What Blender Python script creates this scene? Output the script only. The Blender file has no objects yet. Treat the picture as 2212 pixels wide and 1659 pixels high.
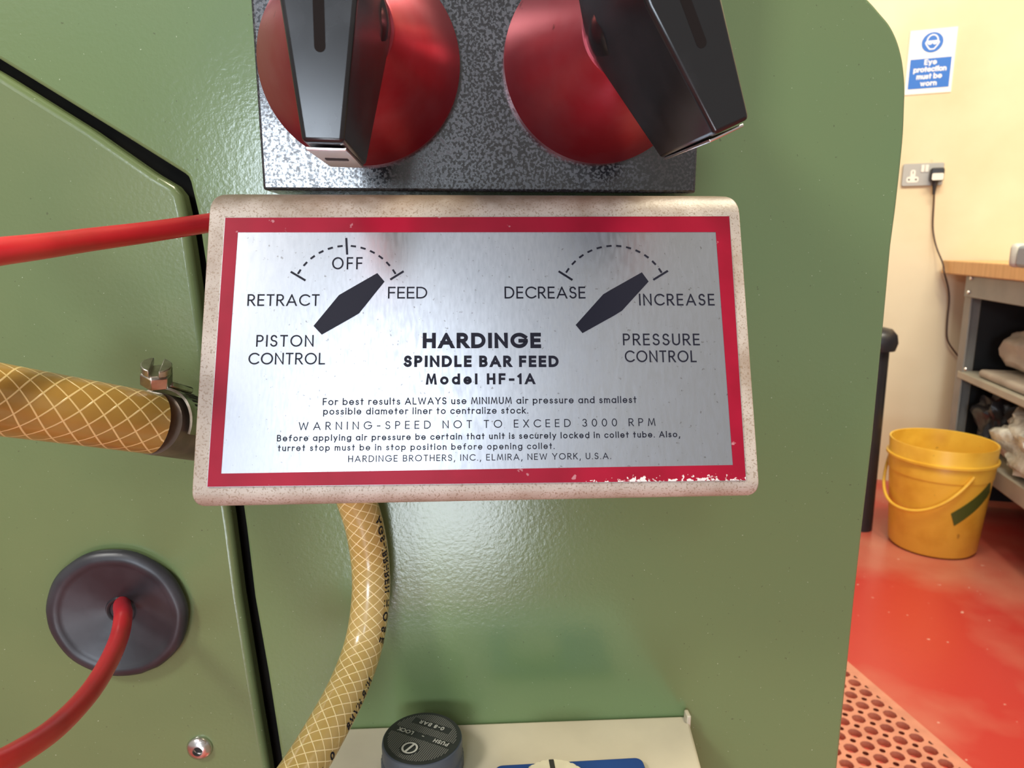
import bpy, bmesh, math, random
from mathutils import Vector as V, Matrix, noise as mnoise

random.seed(4)
S = bpy.context.scene
COL = S.collection

# ------------------------------------------------------------------ camera
H = 0.82                                  # camera height above the workshop floor
F = 1533.0                                # focal length in photo pixels (frame 2212 x 1659)
YAW, PIT = math.radians(3.2), math.radians(11.05)
CAM = V((0, 0, H))
hz = V((math.sin(YAW), math.cos(YAW), 0))
FWD = hz * math.cos(PIT) - V((0, 0, 1)) * math.sin(PIT)
RGT = V((math.cos(YAW), -math.sin(YAW), 0))
UP = hz * math.sin(PIT) + V((0, 0, 1)) * math.cos(PIT)
cd = bpy.data.cameras.new('camera')
cam = bpy.data.objects.new('camera', cd)
COL.objects.link(cam)
M = Matrix((RGT, UP, -FWD)).transposed().to_4x4()
M.translation = CAM
cam.matrix_world = M
cd.sensor_width = 36.0
cd.lens = F / 2212 * 36.0
cd.clip_start = 0.01
cd.dof.use_dof = True
cd.dof.focus_distance = 0.213
cd.dof.aperture_fstop = 36.0
S.camera = cam

# ------------------------------------------------------------------ colour, world, lamps
S.view_settings.view_transform = 'Standard'
S.view_settings.look = 'None'
S.view_settings.gamma = 1.0
S.view_settings.exposure = 0.0
S.view_settings.use_curve_mapping = False
w = bpy.data.worlds.new('workshop_air'); S.world = w; w.use_nodes = True
bg = w.node_tree.nodes['Background']
bg.inputs[0].default_value = (1.0, 0.96, 0.88, 1)
bg.inputs[1].default_value = 0.42


def area(name, loc, target, sx, sy, power, color):
    l = bpy.data.lights.new(name, 'AREA'); l.shape = 'RECTANGLE'; l.size = sx; l.size_y = sy
    l.energy = power; l.color = color
    o = bpy.data.objects.new(name, l); COL.objects.link(o); o.location = loc
    o.rotation_euler = (V(target) - V(loc)).to_track_quat('-Z', 'Y').to_euler()
    return o


area('window_daylight', (-0.44, -1.95, 1.00), (0.0, 0.25, 0.9), 0.50, 0.42, 17.0, (0.76, 0.87, 1.0))
area('window_top_light', (-0.31, -1.90, 1.97), (0.0, 0.25, 0.85), 0.34, 0.34, 5.0, (0.80, 0.90, 1.0))
area('plate_fill', (-1.0, -2.1, 2.25), (0.0, 0.25, 0.85), 2.0, 1.5, 5, (0.68, 0.82, 1.0))  # added soft source, unseen, lifts the nameplate's overall brightness
area('low_glare_fill', (-0.07, -1.2, 0.17), (0.0, 0.25, 0.72), 0.32, 0.28, 4.5, (0.82, 0.91, 1.0))  # added low source, unseen, placed for the glare under the bracket
area('ceiling_tube_front', (0.70, 0.33, 2.6), (0.05, 0.28, 0.8), 0.9, 0.15, 34, (1.0, 0.90, 0.66))
area('ceiling_tube_back', (1.0, 0.85, 2.5), (1.3, 1.7, 0.6), 1.4, 0.3, 46, (1.0, 0.92, 0.76))
area('upper_left_fill', (-0.55, -0.22, 1.34), (-0.15, 0.27, 0.9), 0.16, 0.16, 4.6, (1.0, 0.98, 0.92))  # added near source, unseen, brightens the panels towards the upper left


# ------------------------------------------------------------------ pixel -> place
def ray(px, py):
    return FWD + RGT * ((px - 1106) / F) + UP * ((829.5 - py) / F)


def on(px, py, p, n):
    d = ray(px, py)
    return CAM + d * ((V(p) - CAM).dot(V(n)) / d.dot(V(n)))


def onY(px, py, y): return on(px, py, (0, y, 0), (0, 1, 0))
def onZ(px, py, z): return on(px, py, (0, 0, z), (0, 0, 1))
def atd(px, py, d): return CAM + ray(px, py) * d


# ------------------------------------------------------------------ materials
def mat(name, col, rough=0.5, metal=0.0, col2=None, nscale=40, lo=0.4, hi=0.65, bump=0.0, bscale=300, bdist=0.0004,
        spec=0.5, coat=0.0, trans=0.0, detail=5, rough2=None, stretch=None, sss=0.0):
    m = bpy.data.materials.new(name); m.use_nodes = True
    nt = m.node_tree; b = nt.nodes['Principled BSDF']
    b.inputs['Base Color'].default_value = (*col, 1)
    b.inputs['Roughness'].default_value = rough
    b.inputs['Metallic'].default_value = metal
    b.inputs['Specular IOR Level'].default_value = spec
    b.inputs['Coat Weight'].default_value = coat
    b.inputs['Coat Roughness'].default_value = 0.12
    b.inputs['Transmission Weight'].default_value = trans
    if sss:
        b.inputs['Subsurface Weight'].default_value = sss
        b.inputs['Subsurface Radius'].default_value = (0.01, 0.006, 0.002)
        b.inputs['Subsurface Scale'].default_value = 0.4
    tc = nt.nodes.new('ShaderNodeTexCoord')
    src = tc.outputs['Object']
    if stretch:
        mp = nt.nodes.new('ShaderNodeMapping'); mp.inputs['Scale'].default_value = stretch
        nt.links.new(src, mp.inputs['Vector']); src = mp.outputs['Vector']
    if col2 or rough2 is not None:
        n = nt.nodes.new('ShaderNodeTexNoise'); n.inputs['Scale'].default_value = nscale; n.inputs['Detail'].default_value = detail
        nt.links.new(src, n.inputs['Vector'])
        r = nt.nodes.new('ShaderNodeMapRange'); r.inputs[1].default_value = lo; r.inputs[2].default_value = hi
        nt.links.new(n.outputs['Fac'], r.inputs[0])
        if col2:
            mx = nt.nodes.new('ShaderNodeMix'); mx.data_type = 'RGBA'
            mx.inputs[6].default_value = (*col, 1); mx.inputs[7].default_value = (*col2, 1)
            nt.links.new(r.outputs[0], mx.inputs[0]); nt.links.new(mx.outputs[2], b.inputs['Base Color'])
        if rough2 is not None:
            r2 = nt.nodes.new('ShaderNodeMapRange'); r2.inputs[3].default_value = rough; r2.inputs[4].default_value = rough2
            nt.links.new(r.outputs[0], r2.inputs[0]); nt.links.new(r2.outputs[0], b.inputs['Roughness'])
    if bump:
        n = nt.nodes.new('ShaderNodeTexNoise'); n.inputs['Scale'].default_value = bscale; n.inputs['Detail'].default_value = 3
        nt.links.new(src, n.inputs['Vector'])
        bp = nt.nodes.new('ShaderNodeBump'); bp.inputs['Strength'].default_value = bump; bp.inputs['Distance'].default_value = bdist
        nt.links.new(n.outputs['Fac'], bp.inputs['Height']); nt.links.new(bp.outputs[0], b.inputs['Normal'])
    return m


def speckle(m, col, scale, thresh, seed=0.0, mix=1.0, detail=2):
    """sprinkle small flecks of another colour over a material"""
    nt = m.node_tree; b = nt.nodes['Principled BSDF']
    tc = nt.nodes.new('ShaderNodeTexCoord')
    mp = nt.nodes.new('ShaderNodeMapping'); mp.inputs['Location'].default_value = (seed, seed * 1.7, 0)
    nt.links.new(tc.outputs['Object'], mp.inputs['Vector'])
    n = nt.nodes.new('ShaderNodeTexNoise'); n.inputs['Scale'].default_value = scale; n.inputs['Detail'].default_value = detail
    nt.links.new(mp.outputs[0], n.inputs['Vector'])
    r = nt.nodes.new('ShaderNodeMapRange'); r.inputs[1].default_value = thresh; r.inputs[2].default_value = thresh + 0.03
    r.inputs[4].default_value = mix
    nt.links.new(n.outputs['Fac'], r.inputs[0])
    mx = nt.nodes.new('ShaderNodeMix'); mx.data_type = 'RGBA'
    old = b.inputs['Base Color']
    if old.is_linked:
        nt.links.new(old.links[0].from_socket, mx.inputs[6])
    else:
        mx.inputs[6].default_value = old.default_value
    mx.inputs[7].default_value = (*col, 1)
    nt.links.new(r.outputs[0], mx.inputs[0]); nt.links.new(mx.outputs[2], old)
    return m


def braid_mat(name, base, base2, thread, n_around, pitch, width):
    """clear hose wall with two sets of reinforcing threads, drawn from the tube's own UVs"""
    m = mat(name, base, 0.28, col2=base2, nscale=60, lo=0.35, hi=0.7, coat=0.5, sss=0.25)
    nt = m.node_tree; b = nt.nodes['Principled BSDF']
    uv = nt.nodes.new('ShaderNodeUVMap'); uv.uv_map = 'UVMap'
    sp = nt.nodes.new('ShaderNodeSeparateXYZ'); nt.links.new(uv.outputs[0], sp.inputs[0])
    outs = []
    for sgn in (1, -1):
        a = nt.nodes.new('ShaderNodeMath'); a.operation = 'MULTIPLY'; a.inputs[1].default_value = n_around
        nt.links.new(sp.outputs[0], a.inputs[0])
        c = nt.nodes.new('ShaderNodeMath'); c.operation = 'MULTIPLY_ADD'; c.inputs[1].default_value = sgn * pitch
        nt.links.new(sp.outputs[1], c.inputs[0]); nt.links.new(a.outputs[0], c.inputs[2])
        f = nt.nodes.new('ShaderNodeMath'); f.operation = 'PINGPONG'; f.inputs[1].default_value = 0.5
        nt.links.new(c.outputs[0], f.inputs[0])
        r = nt.nodes.new('ShaderNodeMapRange'); r.inputs[1].default_value = width; r.inputs[2].default_value = width * 0.45
        nt.links.new(f.outputs[0], r.inputs[0]); outs.append(r.outputs[0])
    mxm = nt.nodes.new('ShaderNodeMath'); mxm.operation = 'MAXIMUM'
    nt.links.new(outs[0], mxm.inputs[0]); nt.links.new(outs[1], mxm.inputs[1])
    mx = nt.nodes.new('ShaderNodeMix'); mx.data_type = 'RGBA'
    nt.links.new(b.inputs['Base Color'].links[0].from_socket, mx.inputs[6])
    mx.inputs[7].default_value = (*thread, 1)
    nt.links.new(mxm.outputs[0], mx.inputs[0]); nt.links.new(mx.outputs[2], b.inputs['Base Color'])
    bp = nt.nodes.new('ShaderNodeBump'); bp.inputs['Strength'].default_value = 0.35; bp.inputs['Distance'].default_value = 0.0006
    nt.links.new(mxm.outputs[0], bp.inputs['Height']); nt.links.new(bp.outputs[0], b.inputs['Normal'])
    return m


green = mat('green_enamel', (0.142, 0.220, 0.096), 0.17, col2=(0.16, 0.222, 0.095), nscale=9, lo=0.3, hi=0.7, bump=0.14, bscale=700, bdist=0.0004, spec=0.6)
green_l = mat('green_enamel_aged', (0.165, 0.215, 0.092), 0.22, col2=(0.13, 0.185, 0.08), nscale=12, lo=0.3, hi=0.75, bump=0.14, bscale=700, bdist=0.0004, spec=0.6)
for g_ in (green, green_l):
    speckle(g_, (0.45, 0.52, 0.36), 1000, 0.755, 3.0, 0.7, 1)  # pale flecks: the enamel's tiny glints put into its colour
    speckle(g_, (0.08, 0.09, 0.05), 700, 0.775, 9.0, 0.6, 1)
dark = mat('dark_casting', (0.003, 0.003, 0.0025), 0.7, col2=(0.008, 0.007, 0.005), nscale=50, spec=0.12)
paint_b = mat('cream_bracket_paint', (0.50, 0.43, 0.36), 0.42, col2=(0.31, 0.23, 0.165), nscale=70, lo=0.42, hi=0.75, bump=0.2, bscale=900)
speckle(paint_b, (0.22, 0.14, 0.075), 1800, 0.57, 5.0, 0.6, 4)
def dust_and_shade(m, col, amount):
    """brown dust with shade put into its colour, on upward facing paint, broken up by noise"""
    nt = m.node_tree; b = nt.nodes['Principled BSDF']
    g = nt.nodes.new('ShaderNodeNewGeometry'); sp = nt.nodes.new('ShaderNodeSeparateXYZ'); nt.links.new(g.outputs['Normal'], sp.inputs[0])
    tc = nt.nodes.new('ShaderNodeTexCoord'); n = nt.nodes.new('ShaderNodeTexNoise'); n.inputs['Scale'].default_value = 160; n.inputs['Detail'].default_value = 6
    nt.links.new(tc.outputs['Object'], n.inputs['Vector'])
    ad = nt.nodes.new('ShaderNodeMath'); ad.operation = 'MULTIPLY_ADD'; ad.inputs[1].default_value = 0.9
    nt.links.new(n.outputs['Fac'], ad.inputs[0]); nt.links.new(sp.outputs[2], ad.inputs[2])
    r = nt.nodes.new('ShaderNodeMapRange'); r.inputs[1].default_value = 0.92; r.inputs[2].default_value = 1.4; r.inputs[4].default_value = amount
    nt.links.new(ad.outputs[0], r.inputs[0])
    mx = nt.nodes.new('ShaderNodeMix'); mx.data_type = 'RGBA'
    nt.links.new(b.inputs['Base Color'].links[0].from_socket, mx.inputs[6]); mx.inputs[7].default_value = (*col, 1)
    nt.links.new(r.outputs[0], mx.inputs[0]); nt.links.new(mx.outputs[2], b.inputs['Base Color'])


dust_and_shade(paint_b, (0.20, 0.14, 0.09), 0.85)  # bracket top: dust, with the valve block's shade put into the brown
alu = mat('brushed_aluminium', (0.53, 0.54, 0.58), 0.28, 1.0, col2=(0.45, 0.46, 0.50), nscale=300, lo=0.35, hi=0.7, rough2=0.36, bump=0.05, bscale=900, stretch=(4, 1, 1), bdist=0.0001)
speckle(alu, (0.16, 0.14, 0.13), 900, 0.68, 2.0, 0.6, 4)
red_print = mat('crimson_print', (0.32, 0.005, 0.026), 0.34, col2=(0.26, 0.004, 0.020), nscale=60, spec=0.22)
speckle(red_print, (0.6, 0.35, 0.38), 260, 0.70, 8.0, 0.5, 4)
def edge_chips(m, col):
    """flaked paint along the lower right edge of the border"""
    nt = m.node_tree; b = nt.nodes['Principled BSDF']
    tc = nt.nodes.new('ShaderNodeTexCoord'); sp = nt.nodes.new('ShaderNodeSeparateXYZ'); nt.links.new(tc.outputs['Object'], sp.inputs[0])
    n = nt.nodes.new('ShaderNodeTexNoise'); n.inputs['Scale'].default_value = 900; n.inputs['Detail'].default_value = 4
    nt.links.new(tc.outputs['Object'], n.inputs['Vector'])
    z = nt.nodes.new('ShaderNodeMapRange'); z.inputs[1].default_value = -0.0330; z.inputs[2].default_value = -0.0368; z.inputs[3].default_value = -0.3; z.inputs[4].default_value = 0.12
    nt.links.new(sp.outputs[2], z.inputs[0])
    x = nt.nodes.new('ShaderNodeMapRange'); x.inputs[1].default_value = 0.012; x.inputs[2].default_value = 0.040; x.inputs[3].default_value = -0.3; x.inputs[4].default_value = 0.0
    nt.links.new(sp.outputs[0], x.inputs[0])
    s1 = nt.nodes.new('ShaderNodeMath'); s1.operation = 'ADD'; nt.links.new(n.outputs['Fac'], s1.inputs[0]); nt.links.new(z.outputs[0], s1.inputs[1])
    s2 = nt.nodes.new('ShaderNodeMath'); s2.operation = 'ADD'; nt.links.new(s1.outputs[0], s2.inputs[0]); nt.links.new(x.outputs[0], s2.inputs[1])
    r = nt.nodes.new('ShaderNodeMapRange'); r.inputs[1].default_value = 0.60; r.inputs[2].default_value = 0.64; nt.links.new(s2.outputs[0], r.inputs[0])
    mx = nt.nodes.new('ShaderNodeMix'); mx.data_type = 'RGBA'
    nt.links.new(b.inputs['Base Color'].links[0].from_socket, mx.inputs[6]); mx.inputs[7].default_value = (*col, 1)
    nt.links.new(r.outputs[0], mx.inputs[0]); nt.links.new(mx.outputs[2], b.inputs['Base Color'])


edge_chips(red_print, (0.75, 0.66, 0.64))
ink = mat('black_ink', (0.008, 0.008, 0.018), 0.5, spec=0.2)
blk = mat('black_wrinkle_paint', (0.012, 0.012, 0.016), 0.14, col2=(0.045, 0.044, 0.05), nscale=1150, lo=0.45, hi=0.68, bump=0.10, bscale=1300, bdist=0.0002, spec=1.0, detail=6, rough2=0.60, coat=0.25)
red_an = mat('red_anodised', (0.43, 0.095, 0.115), 0.36, 0.8, col2=(0.40, 0.03, 0.045), nscale=30, bump=0.05, bscale=400)
speckle(red_an, (0.08, 0.02, 0.02), 120, 0.70, 1.0, 0.6, 4)
bake = mat('black_bakelite', (0.012, 0.012, 0.013), 0.20, col2=(0.025, 0.025, 0.027), nscale=60, lo=0.45, hi=0.8, spec=0.5, rough2=0.30)
groove = mat('groove_dark', (0.012, 0.009, 0.008), 0.8, spec=0.15)  # flat dark inlay that stands for the recessed groove
chrome = mat('worn_chrome', (0.72, 0.68, 0.66), 0.25, 1.0, bump=0.05)
sleeve = mat('dull_sleeve', (0.26, 0.21, 0.17), 0.42, 0.7, col2=(0.17, 0.14, 0.11), nscale=90)
steel = mat('clamp_steel', (0.55, 0.50, 0.44), 0.30, 1.0, col2=(0.36, 0.30, 0.25), nscale=150, bump=0.1, bscale=500)
slotm = mat('slot_shadow', (0.02, 0.018, 0.015), 0.7)
red_t = mat('red_nylon_tube', (0.58, 0.022, 0.034), 0.30, col2=(0.50, 0.018, 0.028), nscale=60, sss=0.1)
rub = mat('black_rubber', (0.022, 0.021, 0.025), 0.38, col2=(0.05, 0.048, 0.055), nscale=45, lo=0.4, hi=0.75, spec=0.5, bump=0.1)
hoseA = braid_mat('amber_braided_hose', (0.44, 0.255, 0.055), (0.36, 0.20, 0.04), (0.84, 0.62, 0.27), 9, 9, 0.066)
hoseB = braid_mat('straw_braided_hose', (0.50, 0.34, 0.11), (0.42, 0.28, 0.08), (0.84, 0.68, 0.36), 9, 10, 0.066)
beige = mat('beige_box_paint', (0.60, 0.53, 0.40), 0.45, col2=(0.52, 0.46, 0.35), nscale=25, bump=0.1)
speckle(beige, (0.25, 0.20, 0.13), 130, 0.72, 4.0, 0.8, 4)
reg_b = mat('slate_plastic', (0.085, 0.095, 0.115), 0.42, bump=0.05)
reg_t = mat('charcoal_label', (0.032, 0.033, 0.030), 0.5)
reg_h = mat('label_grey', (0.20, 0.195, 0.165), 0.5)
reg_w = mat('label_white', (0.62, 0.60, 0.52), 0.5)
blue = mat('blue_plastic', (0.012, 0.045, 0.19), 0.35, col2=(0.015, 0.055, 0.22), nscale=40)
cream = mat('cream_plastic', (0.66, 0.60, 0.42), 0.45, col2=(0.56, 0.50, 0.36), nscale=80)
wallm = mat('cream_wall_paint', (0.78, 0.68, 0.47), 0.55, col2=(0.64, 0.51, 0.31), nscale=2.2, lo=0.42, hi=0.8, bump=0.15, bscale=30, bdist=0.004)
speckle(wallm, (0.45, 0.33, 0.18), 7, 0.72, 3.0, 0.5, 4)
floorm = mat('red_floor_paint', (0.52, 0.045, 0.034), 0.28, col2=(0.58, 0.20, 0.13), nscale=2.6, lo=0.42, hi=0.68, bump=0.1, bscale=40, bdist=0.002, spec=0.7)
speckle(floorm, (0.8, 0.5, 0.4), 60, 0.755, 2.0, 0.7, 1)
matm = mat('terracotta_rubber', (0.64, 0.26, 0.165), 0.5, col2=(0.56, 0.22, 0.14), nscale=30)
yel = mat('yellow_plastic', (0.88, 0.54, 0.06), 0.36, col2=(0.72, 0.38, 0.03), nscale=14, lo=0.45, hi=0.75, sss=0.1)
speckle(yel, (0.35, 0.16, 0.02), 60, 0.70, 6.0, 0.6, 4)
tape = mat('olive_tape', (0.07, 0.09, 0.015), 0.5)
wood = mat('varnished_ply', (0.80, 0.46, 0.17), 0.35, col2=(0.70, 0.38, 0.13), nscale=8, stretch=(1, 8, 1))
gsteel = mat('grey_bench_steel', (0.27, 0.26, 0.24), 0.45, col2=(0.23, 0.225, 0.21), nscale=12)
lsteel = mat('pale_shelf_steel', (0.46, 0.43, 0.34), 0.45, col2=(0.40, 0.37, 0.30), nscale=12)
inner = mat('bench_shade_black', (0.006, 0.006, 0.007), 0.6)  # near black: the shade under the bench put into the panel colour
white = mat('white_plastic', (0.80, 0.78, 0.70), 0.4)
paper = mat('sign_card', (0.86, 0.86, 0.80), 0.45)
sblue = mat('sign_blue', (0.012, 0.14, 0.56), 0.4)
swhite = mat('sign_white', (0.86, 0.88, 0.88), 0.4)
plug = mat('black_plug', (0.02, 0.02, 0.024), 0.35)
cablem = mat('brown_cable', (0.07, 0.04, 0.03), 0.4)
cloth = mat('off_white_wrap', (0.50, 0.44, 0.36), 0.6, col2=(0.38, 0.32, 0.26), nscale=12, bump=0.4, bscale=30, bdist=0.006)
film = mat('clear_bag', (0.70, 0.68, 0.60), 0.18, col2=(0.42, 0.40, 0.34), nscale=30, bump=0.6, bscale=40, bdist=0.01)
bluegrey = mat('blue_grey_plastic', (0.30, 0.36, 0.42), 0.4)
palebox = mat('pale_grey_card', (0.55, 0.53, 0.45), 0.5)


# ------------------------------------------------------------------ object helpers
def obj(name, bm, m, parent=None, smooth=False, bevel=0.0, seg=2, angle=40):
    me = bpy.data.meshes.new(name)
    bmesh.ops.recalc_face_normals(bm, faces=bm.faces)
    bm.to_mesh(me); bm.free()
    me.materials.append(m)
    o = bpy.data.objects.new(name, me); COL.objects.link(o)
    if smooth:
        for p in me.polygons: p.use_smooth = True
        es = me.edges
        try:
            me.set_sharp_from_angle(angle=math.radians(angle))
        except Exception:
            pass
    if bevel:
        b = o.modifiers.new('bevel', 'BEVEL'); b.width = bevel; b.segments = seg; b.limit_method = 'ANGLE'
        b.angle_limit = math.radians(35); b.harden_normals = False
        for p in me.polygons: p.use_smooth = True
        try:
            me.set_sharp_from_angle(angle=math.radians(angle))
        except Exception:
            pass
    if parent: o.parent = parent
    return o


def tag(o, label=None, cat=None, group=None, kind=None):
    if label: o['label'] = label
    if cat: o['category'] = cat
    if group: o['group'] = group
    if kind: o['kind'] = kind
    return o


def empty(name, loc, label, cat, rot=(0, 0, 0), group=None):
    o = bpy.data.objects.new(name, None); COL.objects.link(o); o.location = loc; o.rotation_euler = rot
    o.empty_display_size = 0.02
    return tag(o, label, cat, group)


def part(name, bm, m, parent, **k):
    """geometry given in world coordinates, parented under a thing without moving"""
    o = obj(name, bm, m, parent, **k)
    ml = Matrix.Identity(4)
    chain = []
    p = parent
    while p is not None:
        chain.append(Matrix.LocRotScale(p.location, p.rotation_euler, p.scale)); p = p.parent
    for mm in reversed(chain): ml = ml @ mm
    o.data.transform(ml.inverted())
    return o


def NB(): return bmesh.new()


def box(bm, lo, hi, fr=None):
    """box between two corners in the frame fr (origin, x, y, z) or the world"""
    vs = []
    for z in (lo[2], hi[2]):
        for (x, y) in ((lo[0], lo[1]), (hi[0], lo[1]), (hi[0], hi[1]), (lo[0], hi[1])):
            p = V((x, y, z)) if fr is None else fr[0] + fr[1] * x + fr[2] * y + fr[3] * z
            vs.append(bm.verts.new(p))
    for f in ((3, 2, 1, 0), (4, 5, 6, 7), (0, 1, 5, 4), (1, 2, 6, 5), (2, 3, 7, 6), (3, 0, 4, 7)):
        bm.faces.new([vs[i] for i in f])


def prism(bm, pts, dv):
    """extrude a closed outline of 3D points by the vector dv"""
    a = [bm.verts.new(p) for p in pts]; b = [bm.verts.new(V(p) + dv) for p in pts]
    bm.faces.new(a); bm.faces.new(list(reversed(b)))
    n = len(a)
    for i in range(n): bm.faces.new((a[i], a[(i + 1) % n], b[(i + 1) % n], b[i]))


def lathe(bm, prof, o, ax, n=48, closed=False, wob=None):
    """turn a (radius, height) profile round an axis"""
    ax = V(ax).normalized(); t = V((0, 0, 1)) if abs(ax.z) < 0.9 else V((1, 0, 0))
    u = ax.cross(t).normalized(); v = ax.cross(u)
    rings = []
    for k, (r, h) in enumerate(prof):
        if r < 1e-7:
            rings.append([bm.verts.new(o + ax * h)])
        else:
            ring = []
            for i in range(n):
                a = 2 * math.pi * i / n
                rr = r * (wob(i, k) if wob else 1)
                ring.append(bm.verts.new(o + ax * h + (u * math.cos(a) + v * math.sin(a)) * rr))
            rings.append(ring)
    seq = list(zip(rings, rings[1:]))
    if closed: seq.append((rings[-1], rings[0]))
    for a, b in seq:
        if len(a) == 1 and len(b) == 1: continue
        for i in range(n):
            j = (i + 1) % n
            if len(a) == 1: bm.faces.new((a[0], b[i], b[j]))
            elif len(b) == 1: bm.faces.new((a[i], b[0], a[j]))
            else: bm.faces.new((a[i], b[i], b[j], a[j]))


class Tube:
    def __init__(s, pts, step=0.0015):
        P = [V(p) for p in pts]
        P = [P[0] * 2 - P[1]] + P + [P[-1] * 2 - P[-2]]
        c = []
        for i in range(1, len(P) - 2):
            L = max(2, int((P[i + 1] - P[i]).length / step))
            for k in range(L):
                t = k / L; a, b, d, e = P[i - 1], P[i], P[i + 1], P[i + 2]
                c.append(0.5 * ((2 * b) + (d - a) * t + (2 * a - 5 * b + 4 * d - e) * t * t + (3 * b - a - 3 * d + e) * t ** 3))
        c.append(P[-2]); s.c = c
        s.t = [(c[min(i + 1, len(c) - 1)] - c[max(i - 1, 0)]).normalized() for i in range(len(c))]
        s.l = [0.0]
        for i in range(1, len(c)): s.l.append(s.l[-1] + (c[i] - c[i - 1]).length)

    def build(s, bm, r, n=32, cap=True):
        uvl = bm.loops.layers.uv.new('UVMap')
        t0 = s.t[0]; u = t0.cross(V((0, 0, 1)) if abs(t0.z) < 0.9 else V((1, 0, 0))).normalized()
        rings = []
        for i, (c, t) in enumerate(zip(s.c, s.t)):
            u = (u - t * u.dot(t)).normalized(); v = t.cross(u)
            rr = r(i / (len(s.c) - 1)) if callable(r) else r
            rings.append([bm.verts.new(c + (u * math.cos(2 * math.pi * k / n) + v * math.sin(2 * math.pi * k / n)) * rr) for k in range(n)])
        r0 = r(0) if callable(r) else r
        ci = 2 * math.pi * r0
        for i in range(len(rings) - 1):
            for k in range(n):
                j = (k + 1) % n
                f = bm.faces.new((rings[i][k], rings[i][j], rings[i + 1][j], rings[i + 1][k]))
                for lp, (a, b) in zip(f.loops, ((k, i), (k + 1, i), (k + 1, i + 1), (k, i + 1))):
                    lp[uvl].uv = (a / n, s.l[b] / ci)
        if cap:
            bm.faces.new(list(reversed(rings[0]))); bm.faces.new(rings[-1])

    def at(s, d):
        for i in range(1, len(s.l)):
            if s.l[i] >= d:
                k = (d - s.l[i - 1]) / max(1e-9, s.l[i] - s.l[i - 1])
                return s.c[i - 1].lerp(s.c[i], k), s.t[i - 1].lerp(s.t[i], k).normalized()
        return s.c[-1], s.t[-1]


# ------------------------------------------------------------------ single-stroke lettering
def A(cx, cy, rx, ry, a0, a1):
    n = max(6, int(abs(a1 - a0) / 11))
    return [(cx + rx * math.cos(math.radians(a0 + (a1 - a0) * i / n)), cy + ry * math.sin(math.radians(a0 + (a1 - a0) * i / n))) for i in range(n + 1)]


X = 0.66
def ring(cx, cy, rx, ry): return ('c', A(cx, cy, rx, ry, 0, 360)[:-1])


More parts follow.
